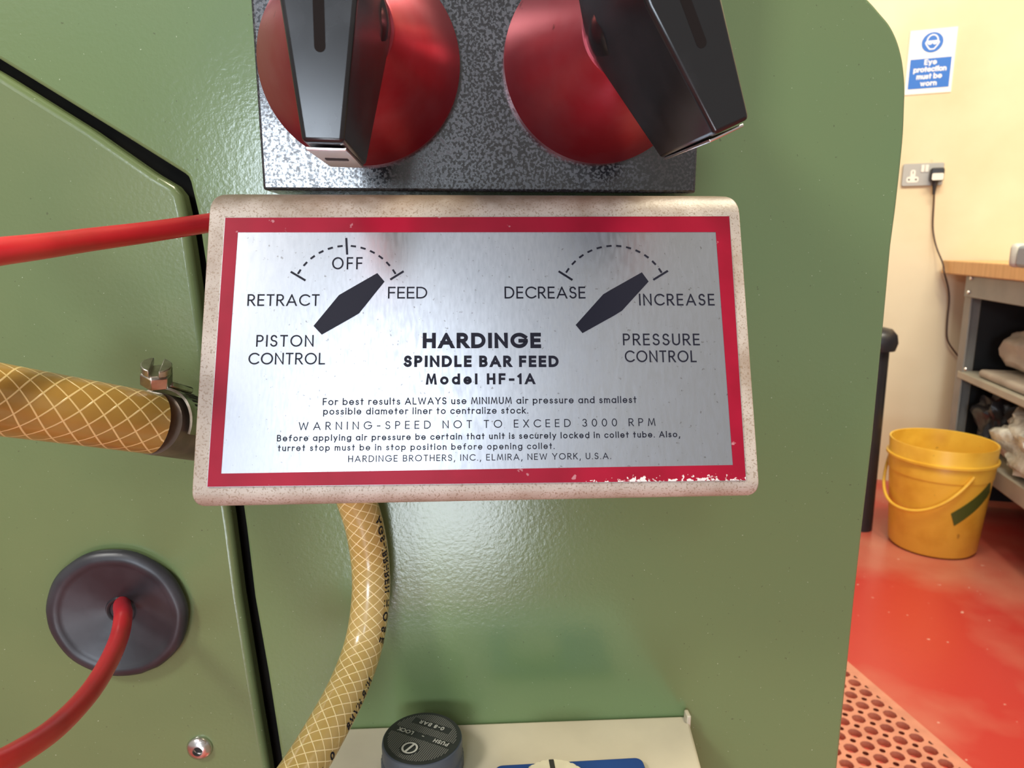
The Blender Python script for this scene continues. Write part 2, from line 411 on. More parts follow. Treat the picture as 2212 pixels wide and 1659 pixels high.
G = {
 'A': (.84, [[(0, 0), (.42, 1), (.84, 0)], [(.13, .3), (.71, .3)]]),
 'B': (.58, [('c', [(0, 0), (0, 1), (.3, 1)] + A(.3, .76, .23, .24, 80, -80) + [(.3, .52)] + A(.3, .26, .28, .26, 80, -80) + [(.3, 0)]), [(0, .52), (.3, .52)]]),
 'C': (.84, [A(.5, .5, .5, .5, 48, 312)]),
 'D': (.76, [('c', [(0, 0), (0, 1)] + A(.28, .5, .48, .5, 90, -90))]),
 'E': (.5, [[(.5, 1), (0, 1), (0, 0), (.5, 0)], [(0, .51), (.46, .51)]]),
 'F': (.48, [[(.48, 1), (0, 1), (0, 0)], [(0, .5), (.44, .5)]]),
 'G': (.98, [A(.5, .5, .5, .5, 46, 352) + [(.99, .47), (.58, .47)]]),
 'H': (.66, [[(0, 0), (0, 1)], [(.66, 0), (.66, 1)], [(0, .51), (.66, .51)]]),
 'I': (0, [[(0, 0), (0, 1)]]),
 'K': (.6, [[(0, 0), (0, 1)], [(.56, 1), (.02, .42)], [(.2, .6), (.6, 0)]]),
 'L': (.46, [[(0, 1), (0, 0), (.46, 0)]]),
 'M': (.9, [[(0, 0), (.13, 1), (.45, .12), (.77, 1), (.9, 0)]]),
 'N': (.68, [[(0, 0), (0, 1), (.68, 0), (.68, 1)]]),
 'O': (1, [ring(.5, .5, .5, .5)]),
 'P': (.54, [[(0, 0), (0, 1), (.28, 1)] + A(.28, .73, .26, .27, 80, -80) + [(.28, .46), (0, .46)]]),
 'R': (.58, [[(0, 0), (0, 1), (.28, 1)] + A(.28, .74, .26, .26, 80, -80) + [(.28, .48), (0, .48)], [(.24, .48), (.58, 0)]]),
 'S': (.54, [A(.27, .75, .24, .25, 25, 270) + A(.27, .25, .27, .25, 80, -155)]),
 'T': (.58, [[(0, 1), (.58, 1)], [(.29, 1), (.29, 0)]]),
 'U': (.62, [[(0, 1)] + A(.31, .31, .31, .31, 180, 360) + [(.62, 1)]]),
 'V': (.8, [[(0, 1), (.4, 0), (.8, 1)]]),
 'W': (1.14, [[(0, 1), (.27, 0), (.57, .92), (.87, 0), (1.14, 1)]]),
 'X': (.64, [[(0, 0), (.64, 1)], [(0, 1), (.64, 0)]]),
 'Y': (.7, [[(0, 1), (.35, .45), (.7, 1)], [(.35, .45), (.35, 0)]]),
 'a': (.62, [ring(.31, .33, .31, .33), [(.62, X), (.62, 0)]]),
 'b': (.62, [ring(.31, .33, .31, .33), [(0, 1), (0, 0)]]),
 'c': (.54, [A(.32, .33, .32, .33, 48, 312)]),
 'd': (.62, [ring(.31, .33, .31, .33), [(.62, 1), (.62, 0)]]),
 'e': (.62, [[(.02, .33), (.62, .33)] + A(.31, .33, .31, .33, 8, 318)]),
 'f': (.36, [[(.14, 0)] + A(.34, .80, .2, .2, 180, 85), [(0, .63), (.34, .63)]]),
 'g': (.62, [ring(.31, .33, .31, .33), [(.62, X)] + A(.32, -.04, .3, .26, 0, -150)]),
 'h': (.48, [[(0, 0), (0, 1)], A(.24, .41, .24, .24, 180, 0) + [(.48, 0)]]),
 'i': (0, [[(0, 0), (0, X)], [(0, .82), (0, .95)]]),
 'k': (.46, [[(0, 0), (0, 1)], [(.42, X), (.02, .28)], [(.14, .40), (.46, 0)]]),
 'l': (0, [[(0, 0), (0, 1)]]),
 'm': (.84, [[(0, 0), (0, X)], A(.21, .43, .21, .22, 180, 0) + [(.42, 0)], A(.63, .43, .21, .22, 180, 0) + [(.84, 0)]]),
 'n': (.48, [[(0, 0), (0, X)], A(.24, .41, .24, .24, 180, 0) + [(.48, 0)]]),
 'o': (.64, [ring(.32, .33, .32, .33)]),
 'p': (.62, [ring(.31, .33, .31, .33), [(0, X), (0, -.30)]]),
 'r': (.3, [[(0, 0), (0, X)], A(.24, .40, .24, .24, 180, 60)]),
 's': (.38, [A(.19, .49, .16, .16, 30, 270) + A(.19, .165, .19, .165, 80, -150)]),
 't': (.32, [[(.15, .93), (.15, 0)], [(0, .64), (.32, .64)]]),
 'u': (.48, [[(0, X)] + A(.24, .25, .24, .25, 180, 360) + [(.48, X)], [(.48, .3), (.48, 0)]]),
 'v': (.5, [[(0, X), (.25, 0), (.5, X)]]),
 'w': (.8, [[(0, X), (.2, 0), (.4, .6), (.6, 0), (.8, X)]]),
 'y': (.54, [[(0, X), (.28, .02)], [(.54, X), (.14, -.30)]]),
 'z': (.44, [[(0, X - .02), (.44, X - .02), (0, 0), (.46, 0)]]),
 '0': (.6, [ring(.3, .5, .3, .5)]), '1': (.15, [[(0, .84), (.15, 1), (.15, 0)]]),
 '3': (.52, [A(.25, .76, .23, .24, 150, -80) + A(.25, .26, .27, .26, 80, -150)]),
 '8': (.52, [ring(.26, .76, .22, .24), ring(.26, .26, .26, .26)]),
 '-': (.34, [[(0, .40), (.34, .40)]]), '.': (0, [[(0, 0), (0, .05)]]), ',': (.06, [[(.06, .06), (0, -.16)]]), ' ': (.30, []),
}


def stroke(bm, pts, h, fn, closed=False, cap=0.0, lim=None):
    """ribbon of half width h along a polyline; open ends are run on by `cap`; lim = (lowest, highest) y"""
    P = [V((p[0], p[1])) for p in pts]
    n = len(P); L = []; R = []
    if not closed and cap:
        d = (P[0] - P[1]).normalized(); e = (P[-1] - P[-2]).normalized()
        P[0] = P[0] + d * (cap / max(abs(d.y), .5) if abs(d.y) > .5 else cap); P[-1] = P[-1] + e * (cap / max(abs(e.y), .5) if abs(e.y) > .5 else cap)
    for i in range(n):
        d0 = d1 = None
        if i > 0 or closed: d0 = (P[i] - P[i - 1])
        if i < n - 1 or closed: d1 = (P[(i + 1) % n] - P[i])
        d0 = d0.normalized() if d0 is not None and d0.length > 1e-9 else None
        d1 = d1.normalized() if d1 is not None and d1.length > 1e-9 else None
        end = d0 is None or d1 is None
        if d0 is None: d0 = d1
        if d1 is None: d1 = d0
        if end and cap and n == 2 and .5 < abs(d0.y) < .995:      # diagonal ends are cut level
            k = h / abs(d0.y) * (1 if d0.y < 0 else -1)
            L.append(P[i] + V((k, 0))); R.append(P[i] - V((k, 0))); continue
        if end and cap and .5 < abs(d0.y) < .995 and lim and (P[i].y < lim[0] + 1e-6 or P[i].y > lim[1] - 1e-6):
            k = h / abs(d0.y) * (1 if d0.y < 0 else -1)
            L.append(P[i] + V((k, 0))); R.append(P[i] - V((k, 0))); continue
        n0 = V((-d0.y, d0.x)); n1 = V((-d1.y, d1.x)); m = n0 + n1
        if m.length < 1.15:       # sharp turn: two outer corners, one inner
            left = d0.x * d1.y - d0.y * d1.x > 0
            mm = m.normalized() if m.length > 1e-6 else n0
            inn = P[i] + mm * (1 if left else -1) * min(h / max(.2, mm.dot(n0)), 2.4 * h)
            s_ = -1 if left else 1
            oa, ob = P[i] + n0 * h * s_ + d0 * h, P[i] + n1 * h * s_ - d1 * h
            for o_ in (oa, ob):
                L.append(inn if left else o_); R.append(o_ if left else inn)
            continue
        m.normalize(); k = h / max(0.45, m.dot(n0))
        L.append(P[i] + m * k); R.append(P[i] - m * k)
    if lim:
        for q in L + R: q.y = min(max(q.y, lim[0]), lim[1])
    global LAYER
    LAYER = (LAYER + 1) % 5
    o_, e_ = fn(L[0].x, L[0].y), 1e-4
    up_ = (fn(L[0].x + e_, L[0].y) - o_).cross(fn(L[0].x, L[0].y + e_) - o_).normalized() * (LAYER * 4e-6)
    lv = [bm.verts.new(fn(p.x, p.y) + up_) for p in L]; rv = [bm.verts.new(fn(p.x, p.y) + up_) for p in R]
    N = len(lv)
    for i in range(N if closed else N - 1):
        j = (i + 1) % N
        try: bm.faces.new((lv[i], rv[i], rv[j], lv[j]))
        except ValueError: pass


LAYER = 0


def write(bm, text, width, cap, t, fn, xs=1.0):
    """letters of cap height `cap` and stroke `t` (share of cap) spread over `width`; fn maps (x, y) to 3D"""
    wd = []
    for ch in text:
        g = G[ch][0]
        wd.append(g * xs * (1 - t) + (t if ch != ' ' else 0))
    gap = (width / cap - sum(wd)) / (len(text) - 1) if len(text) > 1 else 0
    x = 0.0
    for ch, wv in zip(text, wd):
        for s_ in G[ch][1]:
            closed = isinstance(s_, tuple)
            pts = s_[1] if closed else s_
            q = [((x + t / 2 + a * xs * (1 - t)) * cap, (t / 2 + b * (1 - t)) * cap) for a, b in pts]
            if ch in '.,' or (ch == 'i' and pts[0][1] > .8):
                q = [((x + t / 2 + a * xs) * cap, (b if b else 0) * cap) for a, b in pts]
                if ch == '.': q = [(q[0][0], 0), (q[0][0], max(t, .12) * cap)]
            hi = cap * (1 if max(b for a, b in pts) > .8 else X * (1 - t) + t)
            lo = 0 if min(b for a, b in pts) > -.1 else -cap
            stroke(bm, q, t * cap / 2, fn, closed, 0 if ch == '.' else t * cap / 2, (lo, hi) if ch not in '.,' else None)
        x += wv + gap


# ------------------------------------------------------------------ the room
TH = math.radians(26)
EX = V((math.cos(TH), -math.sin(TH), 0)); EY = V((math.sin(TH), math.cos(TH), 0)); EZ = V((0, 0, 1))
W0 = onZ(1900, 1036, 0.0)
def onWall(px, py, off=0.0): return on(px, py, W0 - EY * off, EY)
ROOMROT = (0, 0, -TH)

bm = NB(); box(bm, (-5.0, -3.2, -0.06), (3.6, 6.4, 0)); tag(obj('floor', bm, floorm), kind='structure')
fr = (V((W0.x, W0.y, 0)), EX, EY, EZ)
bm = NB(); box(bm, (-6.5, 0, 0), (2.0, 0.1, 3.2), fr); tag(obj('wall_back', bm, wallm), kind='structure')

# ------------------------------------------------------------------ workbench
b0 = onWall(2036, 562, 0.03)
ZB = b0.z
THB = math.radians(15.5)
BX = V((math.cos(THB), -math.sin(THB), 0)); BY = V((math.sin(THB), math.cos(THB), 0))
BF = (V((b0.x, b0.y, 0)), BX, BY, EZ)      # x: into the bench, y: away along its front, z: up
def onFront(px, py, off=0.0): return on(px, py, BF[0] + BX * off, BX)
def bl(p): q = p - BF[0]; return V((q.dot(BX), q.dot(BY), p.z))
BLEN, BDEP = 1.75, 0.62
BENROT = (0, 0, -THB)
bench = empty('workbench', (b0.x, b0.y, 0), 'grey steel workbench with an orange wooden top against the cream wall', 'workbench', BENROT)
bm = NB(); box(bm, (0, -BLEN, ZB - 0.042), (BDEP, 0, ZB), BF); part('worktop', bm, wood, bench, bevel=0.004)
lg = bl(onFront(2090, 700, 0.03)); y_leg = lg.y
z_rail = bl(onFront(2100, 642, 0.02)).z
def leg_at(y):
    bm = NB(); t = 0.0035
    box(bm, (0.018, y - 0.035, 0), (0.022, y + 0.012, ZB - 0.042), BF)
    box(bm, (0.022, y + 0.008, 0), (0.062, y + 0.012, ZB - 0.042), BF)
    return bm
part('leg', leg_at(y_leg), gsteel, bench)
part('leg', leg_at(-BLEN + 0.06), gsteel, bench)
for yy in (y_leg, -BLEN + 0.06):
    bm = NB(); box(bm, (BDEP - 0.06, yy - 0.02, 0), (BDEP - 0.02, yy + 0.012, ZB - 0.042), BF); part('leg', bm, gsteel, bench)
bm = NB(); box(bm, (0.010, -BLEN + 0.05, z_rail), (0.018, y_leg - 0.001, ZB - 0.0425), BF); part('front_rail', bm, gsteel, bench, bevel=0.002)
z1 = bl(onFront(2085, 806, 0.02)).z
z2 = bl(onFront(2160, 1018, 0.02)).z
for zz, mm, nm, hh in ((z1, lsteel, 'upper_shelf', 0.022), (z2, lsteel, 'lower_shelf', 0.05)):
    bm = NB(); box(bm, (0.016, -BLEN + 0.05, zz - hh), (BDEP - 0.03, y_leg - 0.005, zz), BF); part(nm, bm, mm, bench, bevel=0.003)
bm = NB(); box(bm, (BDEP - 0.03, -BLEN + 0.02, 0.02), (BDEP - 0.02, y_leg - 0.005, ZB - 0.045), BF)
box(bm, (0.065, y_leg + 0.013, 0.02), (BDEP - 0.07, y_leg + 0.017, ZB - 0.045), BF); part('back_panel', bm, inner, bench)
bm = NB()
for (px, py) in ((2098, 601), (2092, 631), (2086, 797)):
    p = onFront(px, py, 0.008); lathe(bm, [(0, 0.004), (0.005, 0.003), (0.006, 0)], p, -BX, 12)
    part('bolt', bm, chrome, bench, smooth=True); bm = NB()
bm.free()
bm = NB(); box(bm, (BDEP + 0.02, -1.6, 0), (BDEP + 0.12, 0.04, 3.2), BF); tag(obj('wall_right', bm, wallm), kind='structure')

# things on the bench
q = bl(onZ(2183, 578, ZB)); 
bm = NB(); fr2 = (BF[0] + BX * q.x + BY * q.y, BX, BY, EZ)
t = empty('plastic_case', fr2[0] + EZ * ZB, 'blue-grey case with a pale end standing on the orange bench top', 'case', BENROT)
zc = ZB + 0.004
bm = NB(); box(bm, (0.006, -0.16, ZB), (0.09, -0.002, ZB + 0.048), fr2); part('body', bm, bluegrey, t, bevel=0.008)
bm = NB(); box(bm, (0.0, -0.002, ZB), (0.095, 0.022, ZB + 0.052), fr2); part('end_cap', bm, palebox, t, bevel=0.01)
# padded bundle hanging in the upper bay
q = bl(onFront(2182, 725, 0.10))
def blob(name, c, s, m, label, cat, seed, amp=0.18):
    bm = NB(); bmesh.ops.create_icosphere(bm, subdivisions=4, radius=1.0)
    for v in bm.verts:
        d = v.co.normalized(); k = 1 + amp * mnoise.noise(d * 2.2 + V((seed, 0, 0))) + amp * 0.35 * mnoise.noise(d * 6 + V((seed, 3, 0)))
        p = V([math.copysign(abs(a) ** 0.7, a) for a in d]) * k
        v.co = c + BX * p.x * s[0] + BY * p.y * s[1] + EZ * max(p.z, -0.96) * s[2]
    return tag(obj(name, bm, m, smooth=True), label, cat)
zs = z1
board = NB(); qa = bl(onFront(2108, 790, 0.03))
box(board, (0.03, -0.62, z1 + 0.001), (0.36, qa.y - 0.02, z1 + 0.024), BF)
tag(obj('foam_board', board, cloth, bevel=0.010, seg=4), 'off-white padded board lying flat on the upper bench shelf', 'board')
blob('wrapped_bundle', BF[0] + BX * 0.2 + BY * (q.y - 0.13) + EZ * (z1 + 0.024 + 0.062), (0.13, 0.17, 0.064), cloth, 'off-white wrapped bundle on top of the padded board under the bench top', 'bundle', 2.0)
q = bl(onFront(2185, 985, 0.06))
blob('plastic_bag', BF[0] + BX * 0.13 + BY * (q.y - 0.07) + EZ * (z2 + 0.075), (0.11, 0.15, 0.078), film, 'crumpled clear plastic bag on the lower bench shelf beside the bucket', 'bag', 7.0, 0.45)
q = bl(onFront(2086, 905, 0.10))
blob('black_cloth', BF[0] + BX * 0.12 + BY * (y_leg - 0.12) + EZ * (z2 + 0.0785), (0.07, 0.07, 0.08), plug, 'crumpled black cloth on the lower bench shelf next to the grey leg', 'cloth', 4.0, 0.4)

# ------------------------------------------------------------------ yellow bucket
RB, RT, HB = 0.108, 0.130, 0.302
p0 = onZ(2007, 1206, 0.0); d_ = V((p0.x, p0.y, 0)).normalized()
bc = V((p0.x, p0.y, 0)) + d_ * RB
buck = empty('bucket', bc, 'yellow plastic bucket with a hanging handle on the red floor', 'bucket')
bm = NB()
rw = lambda h: RB + (RT - RB) * h / HB
lathe(bm, [(0, 0.003), (RB - 0.006, 0.003), (RB, 0.010), (rw(0.215), 0.215), (rw(0.216) + 0.002, 0.216), (rw(HB - 0.044) + 0.002, HB - 0.044), (rw(HB - 0.04), HB - 0.04), (RT, HB - 0.003), (RT - 0.001, HB),
           (RT - 0.005, HB - 0.001), (RB - 0.003, 0.012), (0, 0.009)], bc, EZ, 64)
part('body', bm, yel, buck, smooth=True)
bm = NB(); hb = HB - 0.042
lathe(bm, [(rw(hb) + 0.001, hb - 0.006), (rw(hb) + 0.007, hb - 0.004), (rw(hb) + 0.007, hb + 0.002), (rw(hb) + 0.001, hb + 0.003)], bc, EZ, 64, closed=True)
part('rim_band', bm, yel, buck, smooth=True)
def cyl_pt(ang, h, off):
    return bc + V((math.cos(ang), math.sin(ang), 0)) * (rw(h) + off) + EZ * h
tc_ = math.atan2(-d_.y, -d_.x)              # side facing the camera
a0, a1 = tc_ - 1.92, tc_ + 0.62
pts = []
for i in range(25):
    u_ = i / 24; a = a0 + (a1 - a0) * u_
    sag = 0.115 * (1 - abs(2 * u_ - 1) ** 2.2)
    pts.append(cyl_pt(a, HB - 0.062 - sag, 0.007 + 0.008 * math.sin(math.pi * u_)))
bm = NB(); Tube(pts, 0.006).build(bm, 0.0042, 12); part('handle', bm, yel, buck, smooth=True)
bm = NB()
n = 14; prev = None
for i in range(n + 1):
    u_ = i / n; a = tc_ + 0.36 + (1.22 - 0.36) * u_; h = 0.118 + 0.085 * u_
    tw = 0.017
    lo_, hi_ = cyl_pt(a + 0.05, h - tw, 0.0012), cyl_pt(a - 0.05, h + tw, 0.0012)
    cur = (bm.verts.new(lo_), bm.verts.new(hi_))
    if prev: bm.faces.new((prev[0], cur[0], cur[1], prev[1]))
    prev = cur
part('tape_strip', bm, tape, buck)

# ------------------------------------------------------------------ black post behind the machine
pb = onZ(1866, 1140, 0.0); hp = onY(1925, 716, pb.y).z
post = empty('post', (pb.x, pb.y, 0), 'black upright post with a rounded cap behind the green machine edge', 'post')
bm = NB(); lathe(bm, [(0, 0), (0.034, 0), (0.032, hp - 0.05), (0, hp - 0.05)], V((pb.x - 0.014, pb.y, 0)), EZ, 32); part('shaft', bm, plug, post, smooth=True)
bm = NB(); lathe(bm, [(0.0, hp - 0.055), (0.046, hp - 0.052), (0.052, hp - 0.03), (0.048, hp - 0.008), (0.034, hp + 0.008), (0.0, hp + 0.016)], V((pb.x - 0.014, pb.y, 0)), EZ, 32); part('cap', bm, plug, post, smooth=True)

# ------------------------------------------------------------------ rubber mat with round holes
ma = onZ(1835, 1432, 0.012); mb = onZ(2100, 1659, 0.012)
my = (ma - mb); my.z = 0; my.normalize(); mxv = V((my.y, -my.x, 0))       # edge runs along my; mat lies on the -mxv side
pit = 0.031; nx, ny = 12, 24; bw = 0.018
start = V((ma.x, ma.y, 0)) + my * 0.16
bm = NB()
def mpt(x, y, z): return start - mxv * x - my * y + EZ * z
def cell(x0, y0):
    c = pit / 2; hr = 0.0112; sr = 0.0050
    inn = []; out = []
    for s_ in range(4):
        a = math.pi / 2 * s_
        rot = lambda x, y: (x * math.cos(a) - y * math.sin(a), x * math.sin(a) + y * math.cos(a))
        for (x, y) in ((c, -c + sr), (c, 0), (c, c - sr), (c - sr * 0.7, c - sr * 0.7)):
            out.append(rot(x, y))
    for (x, y) in out:
        a = math.atan2(y, x); inn.append((hr * math.cos(a), hr * math.sin(a)))
    for z0, z1_ in ((0.012, 0.012),):
        vo = [bm.verts.new(mpt(x0 + c + x, y0 + c + y, 0.012)) for x, y in out]
        vi = [bm.verts.new(mpt(x0 + c + x, y0 + c + y, 0.012)) for x, y in inn]
        vib = [bm.verts.new(mpt(x0 + c + x, y0 + c + y, 0.001)) for x, y in inn]
        for i in range(16):
            j = (i + 1) % 16
            bm.faces.new((vo[i], vo[j], vi[j], vi[i])); bm.faces.new((vi[i], vi[j], vib[j], vib[i]))
for ix in range(nx):
    for iy in range(ny):
        cell(bw + ix * pit, bw + iy * pit)
Wm, Lm = 2 * bw + nx * pit, 2 * bw + ny * pit
for (xa, ya, xb, yb) in ((0, 0, bw, Lm), (Wm - bw, 0, Wm, Lm), (bw, 0, Wm - bw, bw), (bw, Lm - bw, Wm - bw, Lm)):
    frm = (start, -mxv, -my, EZ); box(bm, (xa, ya, 0.0), (xb, yb, 0.012), frm)
tag(obj('rubber_mat', bm, matm), 'terracotta rubber floor mat full of round holes beside the machine', 'mat')

# ------------------------------------------------------------------ safety sign on the wall
def wl(px, py, off=0.0):
    q = onWall(px, py, off) - V((W0.x, W0.y, 0)); return q.dot(EX), q.z
def wp(x, z, off): return V((W0.x, W0.y, 0)) + EX * x - EY * off + EZ * z
xa, za = wl(1962, 200); xb, zb = wl(2064, 58)
xl, _ = wl(1963, 165); xr, _ = wl(2052, 158); _, zt = wl(2011, 126); _, zb2 = wl(2004, 191)
px0, px1 = xl - 0.008, xr + 0.008
sign = empty('safety_sign', wp((px0 + px1) / 2, za, 0.0), 'white and blue eye protection sign on the cream wall above the socket', 'sign', ROOMROT)
frw = (V((W0.x, W0.y, 0)), EX, -EY, EZ)
bm = NB(); box(bm, (px0, 0.0005, zb2 - 0.016), (px1, 0.003, zb), frw); part('card', bm, paper, sign)
bm = NB(); box(bm, (xl, 0.003, zb2), (xr, 0.0036, zt), frw); part('blue_panel', bm, sblue, sign)
cx, cz = wl(2014, 92); rr = 0.036 * (xr - xl) / 0.137
bm = NB(); lathe(bm, [(0, 0.0038), (rr, 0.0038), (rr, 0.003), (0, 0.003)], wp(cx, cz, 0), -EY, 48); part('blue_disc', bm, sblue, sign)
f2 = lambda x, y: wp(cx + x, cz + y, 0.0042)
bm = NB(); k = rr
stroke(bm, [(p[0], p[1]) for p in A(0, 0.16 * k, .50 * k, .58 * k, 0, 180)] + [(-.62 * k, -.02 * k), (-.48 * k, -.3 * k), (-.2 * k, -.66 * k), (.2 * k, -.66 * k), (.48 * k, -.3 * k), (.62 * k, -.02 * k)], 0.055 * k, f2, True)
for sx in (-1, 1): 
    vs = [bm.verts.new(f2(sx * .24 * k + .22 * k * math.cos(a * math.pi / 10), -.02 * k + .2 * k * math.sin(a * math.pi / 10))) for a in range(20)]; bm.faces.new(vs)
stroke(bm, [(-.55 * k, .12 * k), (.55 * k, .12 * k)], 0.05 * k, f2)
part('goggles_symbol', bm, swhite, sign)
bm = NB(); xm = (xl + xr) / 2; hs = (zt - zb2)
for i, (tx, wf) in enumerate((('Eye', .30), ('protection', .80), ('must be', .62), ('worn', .40))):
    wd_ = (xr - xl) * wf; cp = hs * 0.185; zy = zt - hs * (0.215 + 0.235 * i)
    write(bm, tx, wd_, cp, 0.19, lambda x, y, zy=zy, wd_=wd_: wp(xm - wd_ / 2 + x, zy + y, 0.0042))
part('lettering', bm, swhite, sign)

# ------------------------------------------------------------------ socket, plug and cable
sx0, sz0 = wl(1946, 403); sx1, sz1 = wl(2040, 352)
_, sz0 = wl(1990, 402); _, sz1 = wl(1995, 353)
sock = empty('wall_socket', wp((sx0 + sx1) / 2, sz0, 0), 'grey metal double wall socket with white switches under the safety sign', 'socket', ROOMROT)
bm = NB()
def rrect(x0, x1, z0, z1_, r, off, n=5):
    pts = []
    for (cx_, cz_, s0) in ((x1 - r, z1_ - r, 0), (x0 + r, z1_ - r, 90), (x0 + r, z0 + r, 180), (x1 - r, z0 + r, 270)):
        for i in range(n + 1):
            a = math.radians(s0 + 90 * i / n); pts.append(wp(cx_ + r * math.cos(a), cz_ + r * math.sin(a), off))
    return pts
sw, sh = sx1 - sx0, sz1 - sz0
prism(bm, rrect(sx0, sx1, sz0, sz1, sh * 0.08, 0.001), -EY * 0.008); part('faceplate', bm, mat('socket_metal', (0.40, 0.38, 0.34), 0.4, 0.3), sock, bevel=0.0015)
for fx in (0.485, 0.585):
    bm = NB(); c_ = sx0 + sw * fx; prism(bm, rrect(c_ - sw * .042, c_ + sw * .042, sz0 + sh * .60, sz0 + sh * .92, 0.002, 0.009), -EY * 0.003); part('switch', bm, white, sock, bevel=0.001)
bm = NB(); c_ = sx0 + sw * 0.26
prism(bm, rrect(c_ - sw * .15, c_ + sw * .15, sz0 + sh * .16, sz0 + sh * .42, sh * .1, 0.009), -EY * 0.001)
prism(bm, rrect(c_ - sw * .06, c_ + sw * .06, sz0 + sh * .30, sz0 + sh * .72, sh * .08, 0.009), -EY * 0.0012); part('outlet', bm, white, sock)
bm = NB()
for (fx, fz, ww, hh) in ((0, .60, .008, .06), (-.085, .29, .022, .035), (.085, .29, .022, .035)):
    prism(bm, rrect(c_ + sw * fx - sw * ww, c_ + sw * fx + sw * ww, sz0 + sh * (fz - hh), sz0 + sh * (fz + hh), 0.0005, 0.0103), -EY * 0.0003)
part('pin_hole', bm, plug, sock)
pl = empty('mains_plug', wp(sx0 + sw * .82, sz0 + sh * .2, 0.01), 'black mains plug with a white label pushed into the grey wall socket', 'plug', ROOMROT)
bm = NB(); c_ = sx0 + sw * 0.82
prism(bm, rrect(c_ - sw * .165, c_ + sw * .165, sz0 + sh * .16, sz0 + sh * .74, sh * .10, 0.0095), -EY * 0.034); part('body', bm, plug, pl, bevel=0.004)
bm = NB(); prism(bm, rrect(c_ - sw * .125, c_ + sw * .15, sz0 + sh * .20, sz0 + sh * .50, sh * .06, 0.0437), -EY * 0.0006); part('label', bm, white, pl)
bm = NB(); lathe(bm, [(0, 0), (0.011, 0), (0.006, -0.022), (0.004, -0.042), (0, -0.042)], wp(c_ - sw * .02, sz0 + sh * .18, 0.026), EZ, 16); part('strain_relief', bm, plug, pl, smooth=True)
pts = [wp(c_ - sw * .02, sz0 + sh * .18 - 0.03, 0.026)]
for (px, py, of) in ((2017, 440, .012), (2015, 485, .01), (2018, 515, .02), (2025, 540, .03), (2037, 570, .05), (2040, 590, .055), (2048, 622, .035), (2050, 650, .028), (2046, 690, .022), (2045, 725, .020), (2050, 742, .018), (2064, 762, .015), (2085, 790, .012)):
    pts.append(onFront(px, py, -0.008) if 560 < py < 600 else onWall(px, py, of))
bm = NB(); Tube(pts, 0.01).build(bm, 0.0028, 10)
tag(obj('power_cable', bm, cablem, smooth=True), 'thin brown power cable hanging from the plug past the bench corner', 'cable')

# ------------------------------------------------------------------ the green machine
YP, YL = 0.265, 0.271                      # front of the right cover and of the left panel
mach = empty('machine', (0, 0.5, 0), 'green enamelled machine body with an angled seam between two panels', 'machine')
bm = NB(); box(bm, (-0.75, 0.283, 0.0), (0.125, 0.95, 0.905)); part('body', bm, dark, mach)
cov = [(-420, -128), (0, 128), (280, 300), (398, 374), (406, 381), (411, 393), (427, 459), (439, 540), (524, 1085), (532, 1140), (550, 1290), (579, 1453), (608, 1640), (650, 1900), (700, 2300),
       (1725, 2300), (1780, 1900), (1810, 1653), (1832, 1437), (1847, 1289), (1862.5, 1150), (1886, 950), (1911, 691), (1926, 530), (1936, 456), (1952, 308), (1956, 230), (1957, 190), (1955, 158), (1950, 123), (1940, 87), (1924, 54), (1902, 27), (1878, 0), (1840, -34), (1790, -62), (1730, -80), (1650, -88), (1200, -96), (600, -110), (-100, -130)]
def rounded(pts, i0, i1):
    out = []
    for i, p in enumerate(pts):
        out.append(p)
        if i0 <= i < i1:
            a, b, c, d = [V((*pts[k], 0)) for k in (i - 1, i, i + 1, i + 2)]
            for t in (.2, .4, .6, .8):
                q = 0.5 * ((2 * b) + (c - a) * t + (2 * a - 5 * b + 4 * c - d) * t * t + (3 * b - a - 3 * c + d) * t ** 3); out.append((q.x, q.y))
    return out
ic = cov.index((1936, 456)); cov = rounded(cov, ic, cov.index((1650, -88)))
bm = NB(); prism(bm, [onY(a, b, YP) for a, b in cov], V((0, 0.004, 0))); part('right_cover', bm, green, mach, bevel=0.0012, seg=3)
lft = [(-420, -85), (0, 158), (189, 276), (330, 374), (374, 400), (390, 420), (399, 458), (412, 540), (458, 860), (500, 1140), (519, 1290), (560, 1547), (579, 1659), (620, 1950), (660, 2300), (-500, 2300), (-500, 1000)]
bm = NB(); prism(bm, [onY(a, b, YL) for a, b in lft], V((0, 0.010, 0))); part('left_panel', bm, green_l, mach, bevel=0.0028, seg=5)
# screw in the left panel
ps = onY(432, 1614, YL)
scr = NB(); lathe(scr, [(0.0052, 0), (0.0053, 0.0006), (0.0046, 0.0018), (0.0030, 0.0027), (0.0021, 0.0029), (0.0021, 0.0012), (0, 0.0010)], ps, (0, -1, 0), 32)
so = part('screw', scr, chrome, mach, smooth=True, angle=50); so['label'] = 'bright domed screw'
sl = NB(); lathe(sl, [(0, 0.0013), (0.0020, 0.0013), (0.0020, 0.0011), (0, 0.0011)], ps, (0, -1, 0), 6); part('screw_recess', sl, slotm, so)

